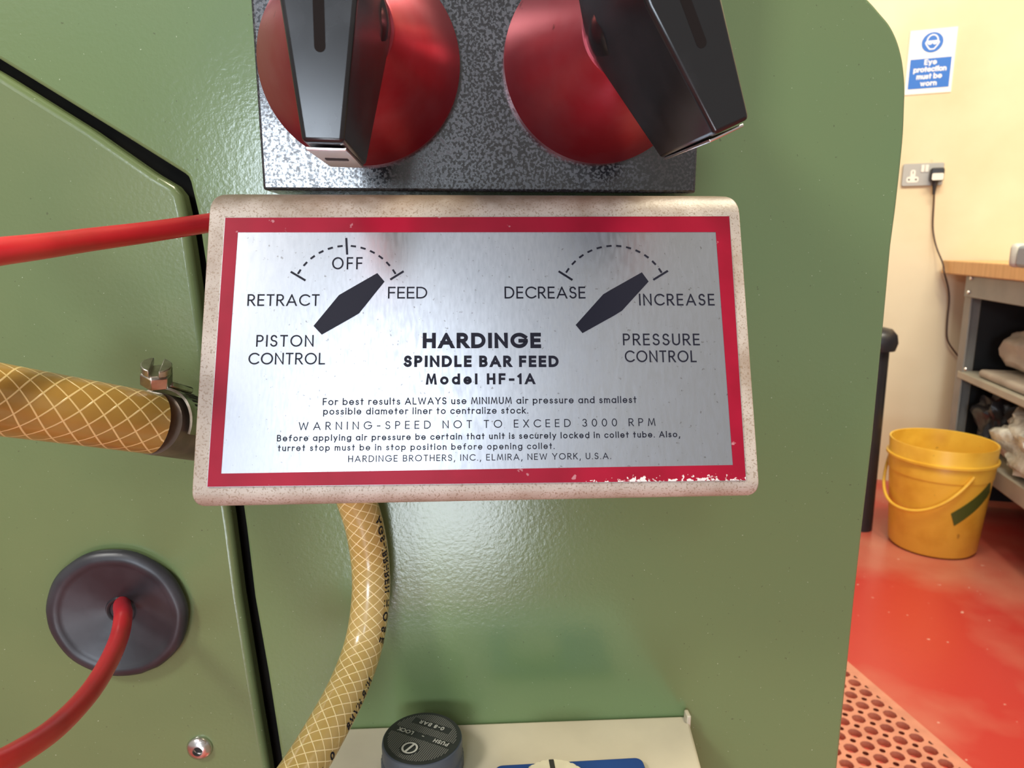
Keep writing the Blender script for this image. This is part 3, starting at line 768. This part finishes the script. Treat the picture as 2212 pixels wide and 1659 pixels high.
# rubber grommet
pg = onY(262, 1318, YL); rg = 0.0272
bm = NB()
lathe(bm, [(rg, 0), (rg * 1.0, 0.0012), (rg * .97, 0.0024), (rg * .90, 0.0034), (rg * .84, 0.0034), (rg * .80, 0.0026), (rg * .74, 0.0020), (rg * .5, 0.0004), (rg * .22, -0.0016), (rg * .20, -0.0008), (rg * .17, -0.0010), (rg * .155, -0.002), (0, -0.002)], pg, (0, -1, 0), 72,
      wob=lambda i, k: 1 - (0.012 if k in (0, 1, 2) and i in (22, 23) else 0) + 0.004 * math.sin(i * .9))
for v in bm.verts: v.co.y -= 0.0021
tag(obj('rubber_grommet', bm, rub, smooth=True, angle=60), 'round black rubber grommet set in the green left panel', 'grommet')

# red air tubes
RT_ = 0.0032
tp = Tube([pg + V((0.0008, 0.006, 0.003)), pg + V((0.0012, -0.001, 0.003)), atd(266, 1330, .266), atd(258, 1375, .256), atd(232, 1435, .240), atd(190, 1500, .222), atd(120, 1572, .200), atd(30, 1632, .178), atd(-60, 1675, .163)], 0.001)
bm = NB(); tp.build(bm, RT_, 24); tag(obj('air_tube', bm, red_t, smooth=True), 'red air tube curving out of the black rubber grommet', 'tube')
tp = Tube([atd(640, 460, .262), atd(540, 468, .252), atd(455, 481, .243), atd(330, 500, .222), atd(200, 517, .199), atd(90, 532, .178), atd(0, 543, .162), atd(-90, 556, .150)], 0.001)
bm = NB(); tp.build(bm, RT_, 24); tag(obj('air_tube', bm, red_t, smooth=True), 'red air tube running behind the upper left of the nameplate bracket', 'tube')

# ------------------------------------------------------------------ braided hoses
hA = Tube([atd(-160, 838, .184), atd(0, 863, .201), atd(150, 886, .2165), atd(310, 911, .2345), atd(330, 914, .2370)], 0.001)
RA = 0.0103
bm = NB(); hA.build(bm, RA, 48)
tag(obj('braided_hose', bm, hoseA, smooth=True), 'thick amber braided hose coming in from the left under a hose clamp', 'hose')
hB = Tube([atd(745, 1010, .258), atd(768, 1075, .264), atd(788, 1140, .268), atd(800, 1220, .2715), atd(800, 1300, .2705), atd(786, 1390, .266), atd(754, 1480, .256), atd(708, 1570, .243), atd(655, 1660, .230), atd(590, 1755, .216)], 0.001)
RBb = 0.0072
bm = NB(); hB.build(bm, RBb, 40)
hBo = tag(obj('braided_hose', bm, hoseB, smooth=True), 'straw yellow braided hose curving down from beneath the nameplate bracket', 'hose')
D = V((0.90, -0.44, 0.0))
def hose_text(bm, txt, d0, length, cap, side):
    def fn(x, y):
        c, t_ = hB.at(d0 + x); n_ = (D - t_ * D.dot(t_)).normalized(); b_ = t_.cross(n_)
        a = (y - cap / 2) / RBb
        return c + (n_ * math.cos(a) + b_ * math.sin(a) * side) * (RBb + 0.00012)
    write(bm, txt, length, cap, 0.20, fn)
bm = NB()
hose_text(bm, 'AGS-IBRHREN', 0.022, 0.030, 0.0032, 1)
hose_text(bm, 'HOSE', 0.0545, 0.0155, 0.0034, 1)
hose_text(bm, 'NI R HVM8', 0.083, 0.019, 0.0030, 1)
hose_text(bm, '0 XI', 0.111, 0.011, 0.0032, 1)
part('printed_lettering', bm, ink, hBo)

# hose clamp
c0 = hA.c[-1]; axc = (atd(430, 934, .262) - c0).normalized()
clamp = empty('hose_clamp', c0, 'worn steel worm drive clamp round the amber hose behind the bracket', 'clamp')
upc = (UP - axc * UP.dot(axc)).normalized(); sdc = -axc.cross(upc)
if sdc.dot(FWD) > 0: sdc = -sdc               # towards the viewer
bm = NB(); lathe(bm, [(0, -0.004), (RA + 0.0002, -0.004), (RA + 0.0002, 0.030), (0, 0.030)], c0 + axc * 0.0045, axc, 64)
part('inner_sleeve', bm, sleeve, clamp, smooth=True)
rc = RA + 0.0016
def strap_pt(a, r, h): return c0 + axc * h + (upc * math.cos(a) + sdc * math.sin(a)) * r
bm = NB(); NS = 40; rows_ = []
for i in range(NS + 1):
    a = math.radians(-60 + 165 * i / NS); ro = rc + 0.0008 + 0.0004 * math.sin(i * .5) * 0
    rows_.append([bm.verts.new(strap_pt(a, r_, h_)) for r_, h_ in ((rc, 0.0025), (rc + 0.0009, 0.0025), (rc + 0.0009, 0.0145), (rc, 0.0145))])
for i in range(NS):
    for k in range(4): bm.faces.new((rows_[i][k], rows_[i][(k + 1) % 4], rows_[i + 1][(k + 1) % 4], rows_[i + 1][k]))
bm.faces.new(rows_[0]); bm.faces.new(list(reversed(rows_[-1])))
part('band', bm, steel, clamp, smooth=True)
for i in range(9):
    a = math.radians(22 + i * 8.5); nn = upc * math.cos(a) + sdc * math.sin(a); tt = axc.cross(nn)
    bm = NB(); box(bm, (-0.0004, 0.0062, -0.0002), (0.0004, 0.0135, 0.0001), (c0 + nn * (rc + 0.0009), tt, axc, nn)); part('band_slot', bm, slotm, clamp)
hb0 = c0 + upc * (rc + 0.0010)
scx = (UP * 0.92 + RGT * 0.05 - FWD * 0.35).normalized()
bm = NB(); box(bm, (-0.004, 0.002, -0.0005), (0.0055, 0.014, 0.0018), (hb0, -sdc, axc, upc)); part('screw_housing', bm, steel, clamp, bevel=0.0006)
hx = atd(338, 812, .2345)
axs = (UP * 0.80 - FWD * 0.45 + RGT * 0.22).normalized()
bm = NB()
lathe(bm, [(0, -0.003), (0.0050, -0.003), (0.0050, 0.0012), (0.0042, 0.0020), (0, 0.0020)], hx, axs, 6)
hs_ = part('hex_screw', bm, steel, clamp, bevel=0.0003)
sv = (RGT * 0.25 - FWD * 0.9 + UP * -.3); sv = (sv - axs * sv.dot(axs)).normalized(); su = axs.cross(sv)
# the screwdriver slot is cut as two raised halves
bm = NB()
for sgn in (-1, 1):
    pts2 = []
    for i in range(7):
        a = math.radians(-72 + 144 * i / 6); pts2.append(hx + su * sgn * (0.0048 * math.cos(a)) + sv * (0.0048 * math.sin(a)) + axs * 0.0018)
    prism(bm, pts2, axs * 0.0026)
part('slotted_head', bm, steel, hs_, bevel=0.0003)

# ------------------------------------------------------------------ nameplate bracket
PT, PB = V((0, 0.2166, H + 0.0083)), V((0, 0.1884, H - 0.0652))
ey_ = (PT - PB).normalized(); pn = V((0, -ey_.z, ey_.y))                     # plate up and outward normal
ex_ = V((1, 0, 0))
def onP(px, py, off=0.0): return on(px, py, PT + pn * off, pn)
pc = (onP(486, 470) + onP(1576, 467) + onP(1612, 1038) + onP(447, 1052)) / 4
def pl2(px, py): q = onP(px, py) - pc; return q.dot(ex_), q.dot(ey_)
def p3(x, y, off): return pc + ex_ * x + ey_ * y + pn * off
cor = [pl2(486, 470), pl2(1576, 467), pl2(1612, 1038), pl2(447, 1052)]
brk = empty('nameplate_bracket', pc, 'cream folded steel bracket carrying a red bordered aluminium nameplate', 'bracket')
yt = (cor[0][1] + cor[1][1]) / 2 + 0.0010; yb = (cor[2][1] + cor[3][1]) / 2 - 0.0004
Rt, Rb, TK = 0.0096, 0.0042, 0.0018
xl0, xr0 = pl2(440, 640)[0], pl2(1622, 740)[0]
xlb, xrb = pl2(414, 1035)[0], pl2(1640, 1020)[0]
# profile rows: (point in the y/normal plane, outward direction, inset of the side edges)
rows = []
tilt = math.atan2(pn.z, -pn.y)             # the face leans back by this much
def row(y, o, a, ins): rows.append((y, o, a, ins))
# a = turn of the surface normal from the plate normal (positive = towards up/back)
topturn = math.pi / 2 - tilt
L_top = (YP - 0.0005) - (p3(0, yt, -Rt).y)                                      # run of the top flange back to the cover
cty, cto = yt, -Rt - 0.0
for i in range(3):
    k = 1 - i / 3
    dy, do = math.cos(topturn + math.pi / 2), 0
    a = topturn; d = L_top * k
    row(cty + Rt * math.sin(a) + d * math.cos(a) * 1.0, cto + Rt * math.cos(a) - d * math.sin(a), a, 0.0052)
for i in range(11):
    a = topturn * (1 - i / 10)
    s_ = i / 10
    row(cty + Rt * math.sin(a), cto + Rt * math.cos(a), a, 0.0052 * max(0, 1 - math.sqrt(max(0, 1 - (1 - min(1, s_ * 1.15)) ** 2))) if s_ > .13 else 0.0052)
for i in range(1, 5): row(yt + (yb - yt) * i / 5, 0, 0, 0)
botturn = -(math.pi / 2 + tilt) * 0.94
for i in range(9):
    a = botturn * i / 8
    s_ = i / 8
    row(yb + Rb * math.sin(a), -Rb + Rb * math.cos(a), a, 0.0042 * (1 - math.sqrt(max(0, 1 - s_ ** 2))))
row(yb + Rb * math.sin(botturn) - 0.010 * math.cos(botturn), -Rb + Rb * math.cos(botturn) + 0.010 * math.sin(botturn), botturn, 0.0042)
bm = NB(); front = []; back = []
NXB = 24
for (y, o, a, ins) in rows:
    tt = min(1, max(0, (yt - y) / (yt - yb)))
    xa_, xb_ = xl0 + (xlb - xl0) * tt + ins, xr0 + (xrb - xr0) * tt - ins
    nrm = pn * math.cos(a) + ey_ * math.sin(a)
    fr_ = []; bk_ = []
    for i in range(NXB + 1):
        x = xa_ + (xb_ - xa_) * i / NXB
        fr_.append(bm.verts.new(p3(x, y, o - 0.0006))); bk_.append(bm.verts.new(p3(x, y, o - 0.0006) - nrm * TK))
    front.append(fr_); back.append(bk_)
for j in range(len(rows) - 1):
    for i in range(NXB):
        bm.faces.new((front[j][i], front[j][i + 1], front[j + 1][i + 1], front[j + 1][i]))
        bm.faces.new((back[j][i], back[j + 1][i], back[j + 1][i + 1], back[j][i + 1]))
    for i in (0, NXB):
        bm.faces.new((front[j][i], front[j + 1][i], back[j + 1][i], back[j][i]))
for i in range(NXB):
    bm.faces.new((front[0][i], back[0][i], back[0][i + 1], front[0][i + 1])); bm.faces.new((front[-1][i], front[-1][i + 1], back[-1][i + 1], back[-1][i]))
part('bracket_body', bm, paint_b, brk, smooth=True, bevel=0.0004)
# aluminium plate, its printed border and lettering
bm = NB(); prism(bm, [p3(x, y, 0.0) for x, y in cor], -pn * 0.0006)
plate = part('nameplate', bm, alu, brk); plate['label'] = 'brushed aluminium nameplate with a crimson border'
inn = [pl2(514, 502), pl2(1546, 501.5), pl2(1583, 1004.5), pl2(478, 1023)]
bm = NB(); eps = 0.00006
def shrink(c, k): return [(x * k, y * k) for x, y in c]
oc = shrink(cor, 0.9985)
for i in range(4):
    j = (i + 1) % 4
    N_ = 30
    for s_ in range(N_):
        lerp2 = lambda p, q_, t_: (p[0] + (q_[0] - p[0]) * t_, p[1] + (q_[1] - p[1]) * t_)
        quad = [lerp2(oc[i], oc[j], s_ / N_), lerp2(oc[i], oc[j], (s_ + 1) / N_), lerp2(inn[i], inn[j], (s_ + 1) / N_), lerp2(inn[i], inn[j], s_ / N_)]
        bm.faces.new([bm.verts.new(p3(a, b, eps)) for a, b in quad])
bo = part('printed_border', bm, red_print, plate); bo['label'] = 'crimson printed border'
bm = NB()
def line(txt, x0, b0_, x1, b1_, caph, t, xs=1.0):
    P0, P1 = V(pl2(x0, b0_)), V(pl2(x1, b1_)); u_ = (P1 - P0); wdt = u_.length; u_.normalize(); v_ = V((-u_.y, u_.x))
    Pc = V(pl2(x0, b0_ - caph)); cp = (Pc - P0).dot(v_)
    write(bm, txt, wdt, cp, t, lambda x, y: p3(*(P0 + u_ * x + v_ * y), eps), xs)
TL = 0.125
line('OFF', 717, 582, 783, 582, 26.5, TL, .88)
line('RETRACT', 534, 661, 690, 661, 25.5, TL, 1.0)
line('FEED', 838, 645, 923, 645, 25.5, TL, 1.15)
line('PISTON', 553, 749, 677, 749, 25.5, TL, .98)
line('CONTROL', 536, 787.5, 702, 787.5, 25.5, TL, 1.0)
line('DECREASE', 1090, 645, 1265, 645, 26, TL, 1.0)
line('INCREASE', 1381, 660, 1544, 660, 25.5, TL, .95)
line('PRESSURE', 1346, 746, 1512, 746, 25.5, TL, 1.0)
line('CONTROL', 1350, 782.5, 1505, 782.5, 25.5, TL, .92)
line('HARDINGE', 913, 752.5, 1169, 752, 33.5, 0.245, 1.16)
line('SPINDLE BAR FEED', 872, 793, 1207, 793, 25, 0.245, 1.08)
line('Model HF-1A', 920, 831, 1156, 830, 24, 0.225, 1.05)
line('For best results ALWAYS use MINIMUM air pressure and smallest', 697, 875.5, 1375, 870.5, 15.5, 0.15)
line('possible diameter liner to centralize stock.', 698, 896, 1141, 893.5, 15, 0.15)
line('WARNING-SPEED NOT TO EXCEED 3000 RPM', 645, 929.5, 1416, 920, 17.5, 0.12, 1.05)
line('Before applying air pressure be certain that unit is securely locked in collet tube. Also,', 598, 953.7, 1469, 944.5, 14.2, 0.16)
line('turret stop must be in stop position before opening collet.', 600, 974.8, 1198, 970, 14.2, 0.15)
line('HARDINGE BROTHERS, INC., ELMIRA, NEW YORK, U.S.A.', 752, 998.5, 1320, 991.5, 14.2, 0.13, 1.05)
part('printed_lettering', bm, ink, plate)
def seg(bm, x0, y0, x1, y1, wpx):
    a, b = pl2(x0, y0), pl2(x1, y1); stroke(bm, [a, b], wpx / 2 * 0.000134, lambda x, y: p3(x, y, eps))
def dial(cx_, cy_, r_, angs, ticks):
    bm = NB()
    for a in angs:
        a0_, a1_ = math.radians(a - 2.7), math.radians(a + 2.7)
        seg(bm, cx_ + r_ * math.sin(a0_), cy_ - r_ * math.cos(a0_), cx_ + r_ * math.sin(a1_), cy_ - r_ * math.cos(a1_), 4.2)
    for tk in ticks: seg(bm, *tk, 4.6)
    part('printed_scale', bm, ink, plate)
dial(749, 653, 122, [s_ * (6.8 + 10.1 * k) for k in range(6) for s_ in (-1, 1)], [(628, 587, 660, 606), (872, 586, 843, 604), (748, 514, 750, 550)])
dial(1326, 652, 121, [s_ * (5.0 + 10.2 * k) for k in range(6) for s_ in (-1, 1)], [(1206.6, 586, 1236.7, 605), (1442.7, 585, 1411, 604.6)])
def poly(pts2):
    bm = NB(); bm.faces.new([bm.verts.new(p3(*pl2(a, b), eps)) for a, b in pts2]); part('printed_pointer', bm, ink, plate)
poly([(400 + a * .27125, 390 + b * .27125) for a, b in ((1530, 737), (1588, 805), (1385, 1058), (1340, 1085), (1088, 1228), (1022, 1158), (1225, 912), (1280, 880))])
poly([(1000 + a * .3074, 390 + b * .3074) for a, b in ((1257, 645), (1305, 710), (1118, 915), (1065, 948), (840, 1073), (792, 1015), (985, 800), (1035, 770))])

# ------------------------------------------------------------------ valve block with two knobs
YB = 0.2345
bl_, br_ = onY(568, 410.5, YB), onY(1502, 416.5, YB)
byaw = math.radians(-2.2)
bex = V((math.cos(byaw), math.sin(byaw), 0)); bout = V((math.sin(byaw), -math.cos(byaw), 0))
# turn the block slightly: its outward face looks a little towards the left of the room
bex = V((math.cos(math.radians(2.2)), math.sin(math.radians(2.2)), 0)); bout = V((bex.y * 1, -bex.x, 0))
bout = V((-math.sin(math.radians(2.2)) * -1, -math.cos(math.radians(2.2)), 0))
bex = V((-bout.y, bout.x, 0))
if bex.x < 0: bex = -bex
def onB(px, py): return on(px, py, V((bl_.x, YB, bl_.z)), bout)
bo_ = onB(568, 410.5); bw_ = (onB(1503, 416.5) - bo_).dot(bex)
block = empty('valve_block', bo_, 'black wrinkle painted valve block with two red collared lever knobs', 'valve')
frb = (bo_, bex, -bout, EZ)
bm = NB(); box(bm, (0, 0, 0), (bw_, 0.0300 - 0.006, 0.103), frb); part('block_body', bm, blk, block, bevel=0.0009, seg=3)
KD = 0.0303 / 215
def knob(px, py, turn, which):
    cB = onB(px, py)
    e1, e2 = bex, EZ
    c_, s_ = math.cos(turn), math.sin(turn)
    u_, w_ = e1 * c_ - e2 * s_, e2 * c_ + e1 * s_             # turned so the lever's tip swings to the right
    u_, w_ = e1 * c_ + e2 * s_, e2 * c_ - e1 * s_
    R = 0.0303
    bm = NB()
    h1 = 0.0385
    lathe(bm, [(0, 0), (R, 0), (R, 0.0040), (R - 0.0006, 0.0050), (0.0131, h1 - 0.0005), (0.0126, h1), (0, h1)], cB, bout, 96)
    col = part('collar', bm, red_an, block, smooth=True, angle=30); col['label'] = 'red anodised collar under the %s lever' % which
    base, top = h1, 0.0775
    bm = NB()
    def outline(hc, ht, L):
        return [(-ht, -L), (ht, -L), (hc, -L * .10), (hc, L * .10), (ht, L), (-ht, L), (-hc, L * .10), (-hc, -L * .10)]
    o0, o1 = outline(0.0116, 0.0048, 0.0338), outline(0.0080, 0.0043, 0.0334)
    lv = []
    for (o_, h) in ((o0, base), (o1, top)):
        lv.append([bm.verts.new(cB + u_ * x + w_ * y + bout * h) for x, y in o_])
    bm.faces.new(lv[0]); bm.faces.new(list(reversed(lv[1])))
    for i in range(8): bm.faces.new((lv[0][i], lv[0][(i + 1) % 8], lv[1][(i + 1) % 8], lv[1][i]))
    hd = part('lever', bm, bake, block, bevel=0.0010, seg=4, angle=50); hd['label'] = 'black bakelite lever on the %s collar' % which
    bm = NB(); lathe(bm, [(0, h1), (0.0118, h1), (0.0116, h1 + 0.010), (0.0105, h1 + 0.012), (0, h1 + 0.012)], cB, bout, 64); part('boss', bm, bake, hd, smooth=True)
    bm = NB(); n_ = 8
    pts2 = [(0.00115 * math.cos(math.pi + math.pi * i / n_), -0.0145 + 0.00115 * math.sin(math.pi + math.pi * i / n_)) for i in range(n_ + 1)] + [(0.00115, 0.02), (-0.00115, 0.02)]
    prism(bm, [cB + u_ * x + w_ * y + bout * (top + 0.00008) for x, y in pts2], -bout * 0.0004)
    part('pointer_groove', bm, groove, hd)
    bm = NB(); frk = (cB - w_ * 0.0338, u_, bout, -w_)
    box(bm, (-0.0043, base + 0.001, 0), (0.0043, top - 0.004, 0.0007), frk); part('end_plate', bm, chrome, hd, bevel=0.0002)
    bm = NB(); box(bm, (-0.0026, 0.056, 0.0007), (0.0026, 0.059, 0.0009), frk); part('end_slot', bm, slotm, hd)
knob(780, 140, math.radians(-1.0), 'left')
knob(1292, 142, math.radians(25), 'right')

# ------------------------------------------------------------------ beige box below, regulator and blue gauge
ZT = onY(1130, 1556.5, YP).z
qr = onZ(1486, 1546, ZT); qf = onZ(1516, 1659, ZT)
bxr = (qf - qr); bxr.z = 0; bxr.normalize()
boxo = empty('control_box', (qr.x, YP, ZT), 'beige metal box fixed to the green cover below the hose', 'box')
bm = NB(); YF = 0.165
ql = onZ(704, 1570, ZT)
pr = [V((ql.x, YP - 0.0006, ZT)), V((qr.x, YP - 0.0006, ZT)), qr + bxr * ((YP - YF) / abs(bxr.y)), V((ql.x - 0.004, YF, ZT))]
prism(bm, pr, V((0, 0, -0.11))); part('case', bm, beige, boxo, bevel=0.0012, seg=3)
bm = NB(); tb = qr + V((-0.0012, -0.003, 0))
box(bm, (tb.x - 0.0008, tb.y - 0.002, ZT - 0.004), (tb.x + 0.0010, YP - 0.0012, ZT + 0.0034)); part('corner_tab', bm, beige, boxo, bevel=0.0005)
# regulator knob
ZK = ZT + 0.0125
kc = onZ(912, 1594, ZK); RK = 0.0152
reg = empty('regulator_knob', (kc.x, kc.y, ZT), 'slate grey regulator knob with a ribbed side and printed charcoal top', 'knob')
kb = V((kc.x, kc.y, 0))
bm = NB()
lathe(bm, [(0, ZT), (RK * .98, ZT), (RK * 1.03, ZT + 0.001), (RK * 1.03, ZK - 0.0075), (RK * .99, ZK - 0.0068), (RK, ZK - 0.0015), (RK * .985, ZK - 0.0003), (RK * .95, ZK), (0, ZK)], kb, EZ, 144, wob=lambda i, k: 1.0 - (0.022 if (i % 3 == 0 and k in (2, 3)) else 0))
part('body', bm, reg_b, reg, smooth=True, angle=35)
bm = NB(); lathe(bm, [(RK * .955, ZK + 0.00025), (0, ZK + 0.00025)], kb, EZ, 64); lbl = part('top_label', bm, reg_t, reg)
ta, tb_ = onZ(964, 610 + 1000 - 0, ZK), onZ(853, 573 + 1000, ZK)
tu = V((tb_.x - ta.x, tb_.y - ta.y)).normalized(); tu3 = V((tu.x, tu.y, 0)); tv3 = V((-tu.y, tu.x, 0))   # reads from the far side
def kf(ox, oy, off=0.0005): return lambda x, y: kb + tu3 * (ox + x) + tv3 * (oy + y) + EZ * (ZK + off)
# hatch lines, broken where the lettering bands and the emblem are
def kl(px, py): q = onZ(px, py, ZK) - kb; return q.dot(tu3), q.dot(tv3)
lx, ly = kl(908, 1591.5); band1 = ly
mx_, my_ = kl(933, 1569); band2 = my_
ex0, ey0 = kl(885, 1618)
bm = NB(); Rh = RK * 0.86; hw = 0.0017
x = -Rh
while x < Rh:
    top_ = math.sqrt(max(0, Rh * Rh - x * x)); y = -top_; run = None
    while y <= top_:
        ok = abs(y - band1) > hw and not (abs(y - band2) < hw and abs(x - mx_) < 0.0085) and (x - ex0) ** 2 + (y - ey0) ** 2 > 0.0037 ** 2
        if ok and run is None: run = y
        if (not ok or y + 0.0003 > top_) and run is not None:
            if y - run > 0.0006: stroke(bm, [(x, run), (x, y)], 0.00019, kf(0, 0, 0.0004))
            run = None
        y += 0.0003
    x += 0.00075
part('hatching', bm, reg_h, lbl)
bm = NB(); cp = 0.0020
write(bm, 'PUSH', 0.0062, cp, 0.18, kf(-0.0112, band1 - cp / 2)); write(bm, '-', 0.0009, cp, 0.18, kf(-0.0006, band1 - cp / 2)); write(bm, 'LOCK', 0.0066, cp, 0.18, kf(0.0042, band1 - cp / 2))
write(bm, '0-8 BAR', 0.0108, cp, 0.18, kf(mx_ - 0.0054, band2 - cp / 2))
stroke(bm, [(ex0 + 0.0027 * math.cos(a * math.pi / 14), ey0 + 0.0027 * math.sin(a * math.pi / 14)) for a in range(28)], 0.00036, kf(0, 0), True)
stroke(bm, [(ex0 - 0.0005, ey0 - 0.0026), (ex0 + 0.0005, ey0 + 0.0026)], 0.00045, kf(0, 0))
part('printed_lettering', bm, reg_w, lbl)
# blue gauge
g1, g2 = onZ(1068, 1653, ZT + 0.003), onZ(1386, 1635, ZT + 0.003)
gx = (g2 - g1).normalized(); gy = V((gx.y, -gx.x, 0)); gw = (g2 - g1).length
if gy.y > 0: gy = -gy
gau = empty('blue_gauge', (g1.x, g1.y, ZT), 'blue rectangular fitting with a cream serrated dial on the beige box', 'gauge')
bm = NB(); pts2 = []
for (cx_, cy_, s0) in ((gw - .003, .003, 270), (gw - .003, .037, 0), (.003, .037, 90), (.003, .003, 180)):
    for i in range(6):
        a = math.radians(s0 + 18 * i); pts2.append(V((g1.x, g1.y, ZT)) + gx * (cx_ + .003 * math.cos(a)) + gy * (cy_ + .003 * math.sin(a)))
prism(bm, pts2, V((0, 0, 0.003))); part('base_plate', bm, blue, gau, bevel=0.0005)
dc = onZ(1190, 1641, ZT + 0.008); dc = V((dc.x, dc.y, 0)) + gy * 0.0125
bm = NB(); lathe(bm, [(0, ZT + 0.003), (0.0132, ZT + 0.003), (0.0132, ZT + 0.0075), (0.0122, ZT + 0.0085), (0, ZT + 0.0085)], dc, EZ, 96, wob=lambda i, k: 1 - (0.035 if i % 3 == 0 and k in (1, 2, 3) else 0))
dl = part('dial', bm, cream, gau, smooth=True, angle=30)
bm = NB(); box(bm, (-0.0009, -0.0118, ZT + 0.0085), (0.0009, -0.004, ZT + 0.0087), (dc, gx, gy, EZ)); part('dial_slot', bm, slotm, dl)
